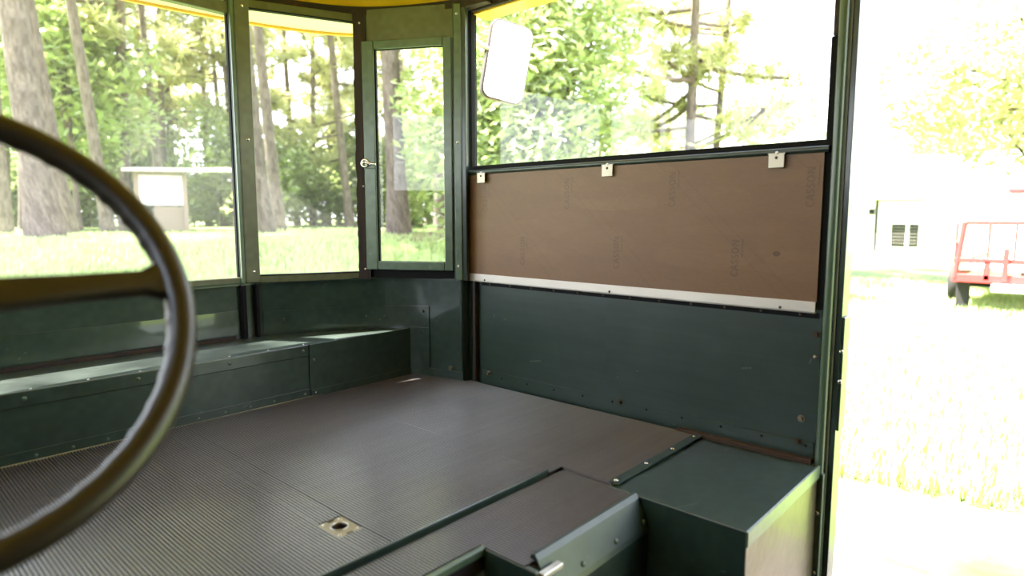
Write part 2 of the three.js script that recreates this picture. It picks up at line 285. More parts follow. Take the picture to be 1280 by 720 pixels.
// header over the windows, along the plan
const headPlan = [[-0.50, -1.45], [-0.482, -1.56], [-0.30, -1.875], [0.05, -2.015], [0.95, -2.015], [1.30, -1.875], [1.482, -1.56], [1.50, -1.45]];
const headCurve = new THREE.CatmullRomCurve3(headPlan.map(([x, z]) => V(x, 0, z)), false, 'centripetal').getPoints(60).map((p) => [p.x, p.z]);
struct('trim_7', band(headCurve, 1.236, 1.262, 0.04, 0.012), brownChannel, 'dark rusty header band above the front windows');
// side windows
for (const s of [1, -1]) {
  const w = structGroup(s > 0 ? 'window_6' : 'window_7', s > 0 ? 'large side window above the brown board' : 'side window on the driver side', [s > 0 ? XW : XL, 0.69, -1.0]);
  const y = (g) => { if (s < 0) g.scale(-1, 1, 1); return s < 0 ? flip(g) : g; };
  obj('gasket', y(bx(0.002, 0.03, 0.0, 0.58, -0.572, -0.549, 0.003)), rubberBlack, w);
  obj('gasket', y(bx(0.002, 0.03, 0.028, 0.042, -0.55, 0.566, 0.003)), rubberBlack, w);
  obj('gasket', y(bx(0.001, 0.03, 0.028, 0.26, 0.563, 0.582, 0.003)), rubberBlack, w);
  obj('gasket', y(bx(0.001, 0.03, 0.26, 0.58, 0.566, 0.582, 0.003)), brownChannel, w);
  obj('gasket', y(bx(0.002, 0.03, 0.54, 0.58, -0.55, 0.566, 0.003)), brownChannel, w);
  const rail = new THREE.CylinderGeometry(0.0075, 0.0075, 1.138, 10); rail.rotateX(Math.PI / 2); rail.translate(-0.006, 0.02, 0.005);
  obj('rail', y(rail), green, w); obj('rail_back', y(bx(0.001, 0.03, 0.0, 0.03, -0.566, 0.58, 0.002)), rubberBlack, w);
  const pn = new THREE.PlaneGeometry(1.12, 0.505); pn.rotateY(-Math.PI / 2); pn.translate(s * 0.012, 0.29, 0.008); obj('pane', pn, glass, w);
}
function flip(g) { const p = g.index ? g.toNonIndexed() : g; for (const k of Object.keys(p.attributes)) { const a = p.attributes[k], n = a.itemSize; for (let i = 0; i < a.count; i += 3) for (let c = 0; c < n; c++) { const t = a.array[(i + 1) * n + c]; a.array[(i + 1) * n + c] = a.array[(i + 2) * n + c]; a.array[(i + 2) * n + c] = t; } } return p; }

// door post of the entry, its hinge leaf and rivets
{
  const w = structGroup('trim_8', 'green door post at the edge of the open entry', [XW, -0.62, -0.41]);
  obj('post', bx(-0.002, 0.06, 0, 2.0, -0.012, 0.014, 0.003), greenWarmLit, w);
  const q = new THREE.CylinderGeometry(0.0095, 0.0095, 1.97, 14); q.translate(-0.006, 1.01, -0.001); obj('bead', q, greenLit, w);
  obj('jamb', bx(0.004, 0.055, 0, 2.0, 0.014, 0.026, 0.002), green, w);
  obj('hinge_leaf', bx(0.006, 0.05, 0.70, 0.96, 0.026, 0.032, 0.002), green, w);
  for (const y of [0.815, 0.883]) { const r = lit(new THREE.Mesh(RIVET, chrome)); r.name = 'screw'; r.position.set(0.004, y, 0.028); r.rotation.set(0, 0, Math.PI / 2); w.add(r); }
  for (const y of [0.36, 0.505]) { const r = lit(new THREE.Mesh(RIVET, chrome)); r.name = 'rivet'; r.position.set(-0.0155, y, 0.002); r.rotation.set(0, 0, Math.PI / 2); w.add(r); }
  obj('lower_strip', bx(-0.016, 0.0, 0, 0.6, -0.012, 0.012, 0.004, 2), greenLit, w);
}
// ceiling and roof
{
  const rim = headCurve, back = 2.6, xs = [-0.53, 1.53];
  const loop = [[xs[0], back], [xs[0], -1.4], ...rim.slice(1, -1), [xs[1], -1.4], [xs[1], back]];
  const levels = [[1.256, 0.0], [1.29, 0.03], [1.325, 0.09], [1.355, 0.2], [1.375, 0.4], [1.385, 0.8]], pos = [], idx = [], n = loop.length, cx = 0.5;
  const ring = (y, inset) => loop.map(([x, z]) => [cx + (x - cx) * (1 - inset / 1.05), y, z > 2 ? z : z + inset * Math.min(1, Math.max(0, (-1.0 - z) / 0.6))]);
  for (const [y, i] of levels) for (const p of ring(y, i)) pos.push(...p);
  for (let l = 0; l + 1 < levels.length; l++) for (let k = 0; k + 1 < n; k++) { const a = l * n + k, b = a + 1, c = a + n, d = c + 1; idx.push(a, c, b, b, c, d); }
  const L = (levels.length - 1) * n; for (let k = 0; k < (n >> 1); k++) { const a = L + k, b = L + n - 1 - k, c = L + k + 1, d = L + n - 2 - k; if (c <= d) idx.push(a, b, c, c, b, d); }
  const g = new THREE.BufferGeometry(); g.setAttribute('position', new THREE.Float32BufferAttribute(pos, 3)); g.setIndex(idx); g.computeVertexNormals();
  const c = g.clone(); boxUV(c); const ceil = struct('ceiling', c, yellowCeil, 'glossy yellow curved cab ceiling'); ceil.material.side = THREE.DoubleSide;
  const outer = g.clone(), p = outer.attributes.position; for (let i = 0; i < p.count; i++) { const x = p.getX(i), z = p.getZ(i), low = p.getY(i) < 1.3; p.setXYZ(i, cx + (x - cx) * 1.045, p.getY(i) + 0.045 - (low ? 0.05 : 0), z - (z < -1.3 ? 0.05 : 0)); }
  outer.computeVertexNormals(); boxUV(outer); struct('roof', outer, vanYellow, 'yellow outer skin of the cab roof').material.side = THREE.DoubleSide;
  const vis = headCurve.slice(16, -16);
  const v = struct('trim_9', prism([...offsetLine(vis, 0.02), ...offsetLine(vis, 0.165).reverse()], 1.222, 1.234, 0.7), creamVisor, 'pale yellow sun visor lip outside above the windscreen');
  obj('edge_bead', band(offsetLine(vis, 0.165), 1.214, 1.238, 0.012, 0), vanYellow, v);
  for (const s of [1, -1]) { const x = 0.5 + s * 1.08; struct(s > 0 ? 'trim_10' : 'trim_11', bx(x - 0.05, x + 0.03, 1.225, 1.245, -1.56, 2.6), vanYellow, s > 0 ? 'yellow drip rail outside above the side window' : 'yellow drip rail on the driver side'); }
}
// driver side wall, cargo walls, entry header, rear wall: close the cab
struct('wall_left', [bx(XL - 0.03, XL, -0.62, 0.69, -1.56, 2.6, 0), bx(XL - 0.03, XL, 0.69, 1.26, -0.42, 2.6, 0)], green, 'green driver side wall');
struct('wall_cargo', bx(XW, XW + 0.03, -0.62, 1.26, 0.95, 2.6, 0), cargoGrey, 'green wall behind the open entry');
struct('wall_rear', bx(XL, XW, -0.62, 1.40, 2.6, 2.63, 0), cargoGrey, 'green rear wall of the van');

// ---------------------------------------------------------------- floor, mats, shelf, box
struct('floor', [prism([[XL, -2.03], [1.50, -2.03], [1.5, -1.6], [1.514, -1.5], [1.514, -0.72], [1.10, -0.72], [1.10, -0.632], [0.742, -0.632], [0.742, -0.732], [XL, -0.732]], -0.05, -0.011, 0)], rubberFlat, 'platform floor under the rubber mats');
struct('floor_well', bx(XL, XW + 0.02, -0.64, -0.6, -0.75, 2.6, 0), rubberFlat, 'lower floor of the driver and entry well');
struct('wall_well', [bx(XL, 0.742, -0.6, -0.05, -0.745, -0.732, 0)], green, 'green wall of the driver foot well');

function ribMat(x0, x1, zOf0, zOf1, y, seed, amp = 0.0012) { // ribs run along z, 6.35 mm apart
  const P = 0.00635, n = Math.round((x1 - x0) / P), pos = [], zs = 26, w = noise2(seed, 16), D = 0.0045;
  const prof = [[0, -D], [0.36, -D], [0.4, -0.0006], [0.48, 0], [0.86, 0], [0.95, -0.0006], [1, -D]];
  const H = (x, z) => (w(x * 9 + 3, z * 7 + 5) - 0.5) * 2 * amp + (w(x * 3.1 + 8, z * 2.7) - 0.5) * 2 * amp;
  for (let k = 0; k < n; k++) for (let q = 0; q + 1 < prof.length; q++) {
    const xa = x0 + (k + prof[q][0]) * P, xb = x0 + (k + prof[q + 1][0]) * P, xm = x0 + (k + 0.5) * P, z0 = zOf0(xm), z1 = zOf1(xm);
    for (let s = 0; s < zs; s++) {
      const za = z0 + (z1 - z0) * s / zs, zb = z0 + (z1 - z0) * (s + 1) / zs, ya = prof[q][1] + y, yb = prof[q + 1][1] + y;
      const a = [xa, ya + H(xa, za), za], b = [xb, yb + H(xb, za), za], c = [xa, ya + H(xa, zb), zb], d = [xb, yb + H(xb, zb), zb];
      pos.push(...a, ...c, ...b, ...b, ...c, ...d);
    }
  }
  const g = new THREE.BufferGeometry(); g.setAttribute('position', new THREE.Float32BufferAttribute(pos, 3)); g.computeVertexNormals(); return boxUV(g);
}
// hatch mat in front of the driver
{
  const t = thing('rubber_mat', 'large ribbed grey rubber mat on the hatch with a square socket plate', 'floor mat', [0.3, -0.011, -1.3]);
  const SX = 0.603, SZ = -0.962, hw = 0.026;
  part('ribbed_sheet', [ribMat(XL + 0.02, 0.577, () => -1.758, () => -0.846, 0.006, 31), ribMat(0.577, 0.629, () => -1.758, () => SZ - 0.036, 0.006, 31), ribMat(0.577, 0.629, () => SZ + 0.036, () => -0.846, 0.006, 31), ribMat(0.629, 1.046, () => -1.758, () => -0.846, 0.006, 31)], rubberMat, t);
  part('backing', [bx(XL + 0.02, 0.577, -0.011, -0.0008, -1.758, -0.845, 0), bx(0.629, 1.046, -0.011, -0.0008, -1.758, -0.845, 0), bx(0.577, 0.629, -0.011, -0.0008, -1.758, SZ - 0.036, 0), bx(0.577, 0.629, -0.011, -0.0008, SZ + 0.036, -0.845, 0)], rubberFlat, t);
}
{
  const s = thing('socket_plate', 'small square metal plate with a round hole in the mat', 'plate', [0.603, -0.011, -0.962]);
  const sh = new THREE.Shape(); const a = 0.0245, b = 0.034; sh.moveTo(-a, -b); sh.lineTo(a, -b); sh.lineTo(a, b); sh.lineTo(-a, b); sh.closePath(); const h = new THREE.Path(); h.absarc(0, 0.002, 0.0145, 0, 7, true); sh.holes.push(h);
  const g = new THREE.ExtrudeGeometry(sh, { depth: 0.002, bevelEnabled: true, bevelSize: 0.0006, bevelThickness: 0.0006, bevelSegments: 1, curveSegments: 20 }); g.rotateX(-Math.PI / 2); g.translate(0, 0.0115, 0); obj('plate', boxUV(g), boltMat, s);
  const cup = new THREE.CylinderGeometry(0.0147, 0.0135, 0.008, 20, 1, true); cup.translate(0, 0.008, -0.002); const cm = rust.clone(); cm.side = THREE.DoubleSide; obj('cup', cup, cm, s);
  const fl = new THREE.CylinderGeometry(0.0145, 0.0145, 0.0006, 20); fl.translate(0, 0.0006, -0.002); obj('cup_bottom', fl, rust, s);
  const lip = new THREE.TorusGeometry(0.0155, 0.0016, 8, 24); lip.rotateX(Math.PI / 2); lip.translate(0, 0.0142, -0.002); obj('rolled_rim', lip, steel, s);
  for (const [x, z] of [[-0.017, -0.027], [0.018, 0.027], [-0.018, 0.026], [0.017, -0.027]]) { const r = lit(new THREE.Mesh(SMALL, chrome)); r.name = 'screw'; r.position.set(x, 0.0141, z); s.add(r); }
  for (const z of [0.0325, -0.0325]) obj('lug', bx(-0.006, 0.006, 0.0115, 0.0155, z - 0.004, z + 0.004, 0.001), rust, s);
}
// mat along the right wall
{
  const edge = (x) => { let z = -1.758; for (const [px, pz] of curveR) if (px <= x && pz > -1.76) z = Math.max(z, pz + 0.012); return z; };
  const t = thing('rubber_mat', 'dark ribbed rubber mat beside the right wall', 'floor mat', [1.28, -0.011, -1.2]);
  part('ribbed_sheet', ribMat(1.0505, 1.495, edge, (x) => (x < 1.095 ? -0.836 : -0.705), 0.0015, 41, 0.0022), rubberMat, t);
  part('backing', bx(1.0505, 1.495, -0.011, -0.0085, -1.55, -0.84, 0), rubberFlat, t);
  const w = single('rubber_strip', bx(1.4895, 1.5105, -0.012, 0.009, -0.76, -0.4265, 0.003), std({ color: 0x3d2a1c, roughness: 0.8 }), 'brown strip between the green box top and the side wall', 'strip');
}
// mat behind the hatch, notched by the foot well
{
  const t = thing('rubber_mat', 'narrow ribbed rubber mat between hatch edge and foot well', 'floor mat', [0.8, -0.011, -0.73]);
  part('ribbed_sheet', ribMat(0.12, 1.105, (x) => (x > 1.05 ? -0.834 : -0.832), (x) => (x < 0.738 ? -0.737 : x > 1.05 ? -0.648 : -0.636), -0.0025, 51, 0.001), rubberMat, t);
  part('backing', [bx(0.12, 0.738, -0.0112, -0.0092, -0.832, -0.737, 0), bx(0.738, 1.1, -0.0112, -0.0092, -0.832, -0.637, 0)], rubberFlat, t);
}
single('hatch_trim', [bx(0.0, 1.055, -0.011, 0.0072, -0.8455, -0.8412, 0.0015, 2)], greenGloss, 'thin green metal edge trim along the hatch', 'trim strip');
single('foot_well_edge', [bx(0.0, 0.742, -0.02, -0.004, -0.737, -0.726, 0.003, 2)], greenLit, 'metal rim along the foot well behind the mat, lit gloss put into its pale green', 'trim strip');  // rim takes the paler green copy to imitate its lit gloss
single('corner_panel', [bx(0.735, 0.747, -0.35, -0.006, -0.727, -0.612, 0.003, 2)], green, 'green corner of the foot well below the mat notch', 'panel');
// step riser with rolled nosing and rivets
{
  const t = thing('step_riser', 'green riveted step riser with a rolled nosing below the mat', 'panel', [0.93, -0.6, -0.62]);
  const pr = [[-0.648, -0.006], [-0.643, 0.004], [-0.636, 0.005], [-0.629, -0.004], [-0.606, -0.054], [-0.603, -0.064], [-0.607, -0.066], [-0.634, -0.01], [-0.64, -0.006]];
  const sh = new THREE.Shape(pr.map(([z, y]) => new THREE.Vector2(-z, y))); const g = new THREE.ExtrudeGeometry(sh, { depth: 0.32, bevelEnabled: false }); g.rotateY(Math.PI / 2); g.translate(0.7635, 0, 0);
  const nosing = part('nosing', boxUV(g), std({ map: greenMap, roughness: 0.45, clearcoat: 0.4, clearcoatRoughness: 0.4, bumpMap: wave, bumpScale: 0.001 }), t);
  part('lower_panel', bx(0.748, 1.084, -0.6, -0.058, -0.614, -0.607, 0.001), green, t);
  for (const x of [1.072, 0.97, 0.864, 0.79]) pin('rivet', RIVET, greenLit, nosing, x, -0.044, -0.6095, 0, 0.42, 0.91);
  part('tread_edge', bx(0.748, 0.8, -0.022, -0.012, -0.618, -0.604, 0.002), steel, t);
}
// shelf across the front with its riser panels
{
  const back = frontPlan.filter(([x, z]) => z < -1.772), pts = [...offsetLine(back, -0.002).map(([x, z]) => [x, z])];
  const t = thing('dash_shelf', 'green sheet-metal shelf below the windscreen with riveted front panels', 'shelf', [0.5, -0.011, -1.88]);
  const top = part('shelf_top', prism([[-0.44, -1.765], ...pts, [1.44, -1.765]], 0.162, 0.168), std({ map: greenMap, roughness: 0.42, clearcoat: 1, clearcoatRoughness: 0.4, bumpMap: wave, bumpScale: 0.0006 }), t);
  const lip = part('shelf_lip', bx(-0.44, 1.012, 0.132, 0.1685, -1.7655, -1.7595, 0.003, 2), greenGloss, t);
  part('riser_panel', bx(-0.44, 1.012, -0.011, 0.135, -1.767, -1.7625, 0.001), green, t);
  const panel2 = part('riser_panel', bx(1.014, 1.448, -0.011, 0.1685, -1.7655, -1.7605, 0.002), green, t);
  const flange1 = part('foot_flange', bx(-0.44, 1.012, -0.005, 0.029, -1.763, -1.7595, 0.001), green, t);
  const flange2 = part('foot_flange', bx(1.016, 1.44, -0.005, 0.024, -1.761, -1.7585, 0.001), green, t);
  part('sealing_strip', bx(-0.44, 1.02, 0.0, 0.006, -1.7595, -1.754, 0.0015), std({ color: 0x8d8560, roughness: 0.5 }), t);
  part('rear_gap_strip', bx(0.06, 0.9, 0.168, 0.1795, -2.011, -2.004, 0.001), brownChannel, t);
  for (let x = -0.34; x < 0.95; x += 0.0725) pin('rivet', SMALL, greenLit, flange1, x, 0.015, -1.7595, 0, 0, 1);
  for (const x of [0.994]) pin('rivet', RIVET, greenLit, flange1, x, 0.014, -1.7595, 0, 0, 1);
  pin('rivet', SMALL, chrome, flange2, 1.032, 0.013, -1.7585, 0, 0, 1);
  for (const x of [0.993, 0.766, 0.534, 0.3]) pin('rivet', RIVET, greenLit, lip, x, 0.152, -1.7595, 0, 0, 1);
  pin('rivet', RIVET, greenLit, panel2, 1.029, 0.117, -1.7605, 0, 0, 1);
  for (let x = 0.2; x < 1.35; x += 0.115) pin('screw', HOLE, chrome, top, x, 0.168, -1.778, 0, 1, 0);
}
// metal hold-down strip and the green box beside the entry
{
  const t = thing('hold_down_strip', 'green metal strip with four screws holding the mat beside the box', 'trim strip', [1.29, 0.0, -0.698]);
  const g = new THREE.BoxGeometry(0.395, 0.003, 0.02, 24, 1, 1), p = g.attributes.position, r = rng(4), wob = []; for (let k = 0; k < 25; k++) wob.push(r() * 0.004);
  for (let i = 0; i < p.count; i++) { const k = Math.round((p.getX(i) / 0.395 + 0.5) * 24); if (p.getZ(i) > 0) { p.setZ(i, p.getZ(i) + wob[k]); } p.setY(i, p.getY(i) + 0.0045 + wob[k] * 0.3); }
  g.computeVertexNormals(); obj('strip', boxUV(g.toNonIndexed()), green, t);
  for (const x of [1.107, 1.232, 1.355, 1.47]) pin('screw', RIVET, chrome, t, x, 0.006, -0.699, 0, 1, 0);
}
{
  const t = thing('entry_box', 'green box with a satin top and a bare aluminium face beside the entry', 'box', [1.295, -0.6, -0.55]);
  part('top', [bx(1.083, 1.488, -0.006, 0.0, -0.7, -0.408, 0.003, 2)], std({ map: greenMap, roughness: 0.3, bumpMap: wave, bumpScale: 0.0008, clearcoat: 1, clearcoatRoughness: 0.18 }), t);
  part('side_panel', bx(1.086, 1.09, -0.6, -0.004, -0.69, -0.411, 0.001), green, t);
  part('front_lip', bx(1.084, 1.513, -0.031, -0.001, -0.4115, -0.4065, 0.002, 2), greenLit, t);
  part('front_panel', bx(1.088, 1.505, -0.6, -0.02, -0.4145, -0.4105, 0.0006), std({ map: alu.map, color: 0x6f675c, roughness: 0.3, metalness: 0.75, bumpMap: wave, bumpScale: 0.004 }), t);
  part('top_edge', bx(1.486, 1.513, -0.031, -0.003, -0.425, -0.408, 0.001), green, t);
}

// ---------------------------------------------------------------- steering wheel
{
  const c = V(0.039, 0.482, -0.711), n = V(-0.045, 0.522, 0.852).normalize();
  const t = thing('steering_wheel', 'brown and black bakelite steering wheel with finger grips', 'steering wheel', [c.x, c.y, c.z]);
  t.quaternion.setFromRotationMatrix(new THREE.Matrix4().makeBasis(V(0, 1, 0).cross(n).normalize(), n.clone().cross(V(0, 1, 0).cross(n).normalize()), n));
  const R = 0.215, r0 = 0.0142, S = 360, Q = 18, pos = [], uv = [], idx = [];
  for (let i = 0; i <= S; i++) { const a = i / S * Math.PI * 2, grip = Math.pow(Math.max(0, Math.cos(a * 42)), 2);
    for (let j = 0; j <= Q; j++) { const b = j / Q * Math.PI * 2, inner = Math.max(0, -Math.cos(b - 0.5)), r = r0 * (1 + 0.1 * inner * inner * (grip - 0.4)); pos.push((R + r * Math.cos(b)) * Math.cos(a), (R + r * Math.cos(b)) * Math.sin(a), r * 1.05 * Math.sin(b)); uv.push(i / 20, j / Q); } }
  for (let i = 0; i < S; i++) for (let j = 0; j < Q; j++) { const a = i * (Q + 1) + j, b = a + Q + 1; idx.push(a, b, a + 1, b, b + 1, a + 1); }
  const g = new THREE.BufferGeometry(); g.setAttribute('position', new THREE.Float32BufferAttribute(pos, 3)); g.setAttribute('uv', new THREE.Float32BufferAttribute(uv, 2)); g.setIndex(idx); g.computeVertexNormals();
  obj('rim', g, bakelite, t);
  for (let k = 0; k < 3; k++) {
    const a = (4 + k * 120) * Math.PI / 180, sh = new THREE.Shape([[0.02, -0.013], [0.12, -0.0095], [0.185, -0.0085], [0.205, -0.018], [0.214, -0.026], [0.214, 0.026], [0.205, 0.018], [0.185, 0.0085], [0.12, 0.0095], [0.02, 0.013]].map((p) => new THREE.Vector2(...p)));
    const e = new THREE.ExtrudeGeometry(sh, { depth: 0.006, bevelEnabled: true, bevelSize: 0.004, bevelThickness: 0.005, bevelSegments: 3 }); e.translate(0, 0, -0.004); e.rotateY(0.1); e.translate(0.001, 0, 0.0215); e.rotateZ(a); obj('spoke', boxUV(toCreasedNormals(e, 0.8)), bakelite, t);
  }
  const hub = new THREE.LatheGeometry([[0.0001, 0.03], [0.03, 0.028], [0.042, 0.018], [0.045, 0], [0.04, -0.03], [0.03, -0.05]].map((p) => new THREE.Vector2(...p)).reverse(), 28); hub.rotateX(Math.PI / 2); hub.translate(0, 0, 0.015); obj('hub', hub, bakelite, t);
  const horn = new THREE.LatheGeometry([[0.0001, 0.037], [0.018, 0.035], [0.023, 0.028]].map((p) => new THREE.Vector2(...p)).reverse(), 24); horn.rotateX(Math.PI / 2); horn.translate(0, 0, 0.015); obj('horn_button', horn, chrome, t);
  obj('column', rod([0, 0, -0.04], [0, 0, -0.925], 0.022), green, t);
}

// ---------------------------------------------------------------- outside
const F = V(Math.sin(YAW) * Math.cos(PITCH), -Math.sin(PITCH), -Math.cos(YAW) * Math.cos(PITCH)), Rt = V(Math.cos(YAW), 0, Math.sin(YAW)), Up = Rt.clone().cross(F);
const bearing = (u, v = 290) => { const d = F.clone().multiplyScalar(791).addScaledVector(Rt, u - 640).addScaledVector(Up, 360 - v); return d; };
const spot = (u, dist) => { const d = bearing(u), l = Math.hypot(d.x, d.z); return [d.x / l * dist, d.z / l * dist]; }; // a point on the ground in that direction
const G0 = -0.94, smooth = (a, b, t) => { t = Math.min(1, Math.max(0, (t - a) / (b - a))); return t * t * (3 - 2 * t); };
const GN = noise2(13, 64);
function groundY(x, z) { return G0 + 1.06 * smooth(3.5, 11.5, -z - Math.max(0, x - 8) * 0.35) + (GN(x * 0.3 + 30, z * 0.3 + 30) - 0.5) * 0.1 * smooth(4, 9, Math.hypot(x, z)); }
const grassMap = tex(512, (u, v) => { const t = fbm(u, v), f = N128(u * 128, v * 128); return mixc([72, 90, 36], [112, 126, 60], 0.5 * t + 0.5 * f); });
const lawnMat = std({ map: grassMap, roughness: 0.9 });
{
  const n = 150, L = 90, pos = [], uv = [], idx = [];
  for (let j = 0; j <= n; j++) for (let i = 0; i <= n; i++) { const a = i / n * 2 - 1, b = j / n * 2 - 1, x = 20 + L * a * (0.25 + 0.75 * a * a), z = -12 + L * b * (0.25 + 0.75 * b * b); pos.push(x, groundY(x, z), z); uv.push(x / 3, z / 3); }
  for (let j = 0; j < n; j++) for (let i = 0; i < n; i++) { const a = j * (n + 1) + i; idx.push(a, a + n + 1, a + 1, a + 1, a + n + 1, a + n + 2); }
  const g = new THREE.BufferGeometry(); g.setAttribute('position', new THREE.Float32BufferAttribute(pos, 3)); g.setAttribute('uv', new THREE.Float32BufferAttribute(uv, 2)); g.setIndex(idx); g.computeVertexNormals();
  struct('ground', g, lawnMat, 'mown lawn around the van');
}
function patch(name, outline, m, lift, label, kind) { // a piece of ground that follows the slope
  const pos = [], uv = [], idx = [], n = outline.length, K = 8, cx = outline.reduce((s, p) => s + p[0], 0) / n, cz = outline.reduce((s, p) => s + p[1], 0) / n;
  for (let k = 0; k <= K; k++) for (const [x, z] of outline) { const X = cx + (x - cx) * k / K, Z = cz + (z - cz) * k / K; pos.push(X, groundY(X, Z) + (k === K ? -0.03 : lift), Z); uv.push(X, Z); }
  for (let k = 0; k < K; k++) for (let i = 0; i < n; i++) { const a = k * n + i, b = k * n + (i + 1) % n; idx.push(a, b, a + n, b, b + n, a + n); }
  const g = new THREE.BufferGeometry(); g.setAttribute('position', new THREE.Float32BufferAttribute(pos, 3)); g.setAttribute('uv', new THREE.Float32BufferAttribute(uv, 2)); g.setIndex(idx); g.computeVertexNormals();
  const mm = m; mm.side = THREE.DoubleSide; return struct(name, g, mm, label);
}
const gravel = std({ map: tex(256, (u, v) => mixc([124, 112, 104], [160, 148, 138], 0.5 * fbm(u, v) + 0.5 * N128(u * 128, v * 128))), roughness: 0.95 });
const mulchMat = std({ map: tex(256, (u, v) => mixc([84, 58, 44], [128, 94, 74], 0.4 * fbm(u, v) + 0.6 * N128(u * 128, v * 128))), roughness: 1 });
patch('path', [[1.6, -12.2], [1.95, -10.6], [2.2, -9.2], [2.3, -8], [1.0, -6], [-3, -6], [-6, -9], [-3, -11.5], [0.4, -13]], gravel, 0.03, 'pale gravel path curving past the big pine');
patch('driveway', [[1.75, -3.0], [2.6, -3.2], [3.1, -1.0], [3.0, 1.2], [2.6, 5], [1.75, 5]], std({ map: gravel.map, roughness: 0.95 }), 0.02, 'pale gravel strip beside the open entry');
const ovalAt = (x, z, a, b, seed) => { const r = rng(seed), o = []; for (let k = 0; k < 24; k++) { const t = k / 24 * Math.PI * 2, q = 0.85 + r() * 0.3; o.push([x + Math.cos(t) * a * q, z + Math.sin(t) * b * q]); } return o; };

// grass blades on the visible lawn: nobody could count them
{
  const r = rng(99), blades = [];
  for (let k = 0; k < 7; k++) { const a = r() * 6.3, l = 0.05 + r() * 0.05, x = (r() - 0.5) * 0.06, z = (r() - 0.5) * 0.06, g = new THREE.BufferGeometry(); const cx = Math.cos(a), sz = Math.sin(a); g.setAttribute('position', new THREE.Float32BufferAttribute([x - cx * 0.006, 0, z - sz * 0.006, x + cx * 0.006, 0, z + sz * 0.006, x + sz * 0.03, l, z - cx * 0.03], 3)); g.computeVertexNormals(); blades.push(g); }
  const g = mergeGeometries(blades), N = 26000, im = new THREE.InstancedMesh(g, std({ color: 0xffffff, roughness: 0.8, side: THREE.DoubleSide }), N), m = new THREE.Matrix4(), q = new THREE.Quaternion(), col = new THREE.Color();
  for (let k = 0; k < N; k++) { let x, z; if (k % 3) { const b = (6 + r() * 40) * Math.PI / 180, d = 7.5 + r() * r() * 14; x = Math.sin(b) * d; z = -Math.cos(b) * d; } else { const b = (74 + r() * 16) * Math.PI / 180, d = 4 + r() * 13; x = Math.sin(b) * d; z = -Math.cos(b) * d; } q.setFromAxisAngle(V(0, 1, 0), r() * 6.3); const s = 0.8 + r() * 0.9; m.compose(V(x, groundY(x, z) - 0.005, z), q, V(s, s, s)); im.setMatrixAt(k, m); im.setColorAt(k, col.setHSL(0.19 + r() * 0.05, 0.42, 0.34 + r() * 0.12)); }
  lit(im); im.name = 'grass_blades'; im.userData = { kind: 'stuff', label: 'short yellow-green grass blades over the lawn', category: 'grass' }; scene.add(im);
}

// ---------- trees
const barkMap = tex(256, (u, v) => { const t = N32(u * 32, v * 8) * 0.5 + N64(u * 64, v * 24) * 0.3 + N128(u * 128, v * 128) * 0.2; return mixc([66, 56, 50], [138, 124, 114], t); });
const barkBump = tex(256, (u, v) => 255 * (N32(u * 32, v * 8) * 0.6 + N64(u * 64, v * 24) * 0.4), false);
const bark = std({ map: barkMap, roughness: 0.95, bumpMap: barkBump, bumpScale: 0.02 });
const leafMat = (c) => std({ color: c, roughness: 1, transmission: 0.45, thickness: 0, side: THREE.DoubleSide });
const pineMat = leafMat(0xc2c08e), leafyMat = leafMat(0xbfc796), shrubMat = leafMat(0xadb384);
function tuft(seed, n, len, wid) { // spray of needles
  const r = rng(seed), out = []; for (let k = 0; k < n; k++) { const d = V(r() - 0.5, r() - 0.35, r() - 0.5).normalize(), s = d.clone().cross(V(r() - 0.5, r() - 0.5, r() - 0.5)).normalize().multiplyScalar(wid), o = V(r() - 0.5, r() - 0.5, r() - 0.5).multiplyScalar(len * 0.5), e = o.clone().addScaledVector(d, len * (0.7 + r() * 0.5)); const g = new THREE.BufferGeometry(); g.setAttribute('position', new THREE.Float32BufferAttribute([o.x - s.x, o.y - s.y, o.z - s.z, o.x + s.x, o.y + s.y, o.z + s.z, e.x, e.y, e.z], 3)); g.computeVertexNormals(); out.push(g); } return mergeGeometries(out);
}
function leaves(seed, n, R, size) { // cluster of broad leaves
  const r = rng(seed), out = []; for (let k = 0; k < n; k++) { const o = V(r() - 0.5, r() - 0.5, r() - 0.5).multiplyScalar(2 * R), a = V(r() - 0.5, (r() - 0.5) * 0.6, r() - 0.5).normalize().multiplyScalar(size), b = a.clone().cross(V(r() - 0.5, r() + 0.4, r() - 0.5)).normalize().multiplyScalar(size * 0.42); const P = [o.clone().sub(a), o.clone().add(b), o.clone().add(a), o.clone().sub(b)]; const g = new THREE.BufferGeometry(); g.setAttribute('position', new THREE.Float32BufferAttribute([P[0], P[1], P[2], P[0], P[2], P[3]].flatMap((p) => [p.x, p.y, p.z]), 3)); g.computeVertexNormals(); out.push(g); } return mergeGeometries(out);
}
const TUFT = tuft(1, 22, 0.3, 0.014), TUFT_FAR = tuft(2, 14, 0.42, 0.035), LEAF = leaves(3, 14, 0.24, 0.09), LEAF_FAR = leaves(4, 12, 0.4, 0.17);
function foliage(parent, shape, m, pts, r, hue, lo, hi, smin = 0.7, smax = 1.4) {
  const im = new THREE.InstancedMesh(shape, m, pts.length), M = new THREE.Matrix4(), q = new THREE.Quaternion(), col = new THREE.Color();
  pts.forEach((p, i) => { q.setFromEuler(new THREE.Euler((r() - 0.5) * 1.2, r() * 6.3, (r() - 0.5) * 1.2)); const s = smin + r() * (smax - smin); M.compose(p, q, V(s, s, s)); im.setMatrixAt(i, M); im.setColorAt(i, col.setHSL(hue + (r() - 0.5) * 0.05, 0.3, lo + r() * (hi - lo))); });
  lit(im); im.name = 'foliage'; im.userData = { kind: 'stuff' }; parent.add(im); return im;
}
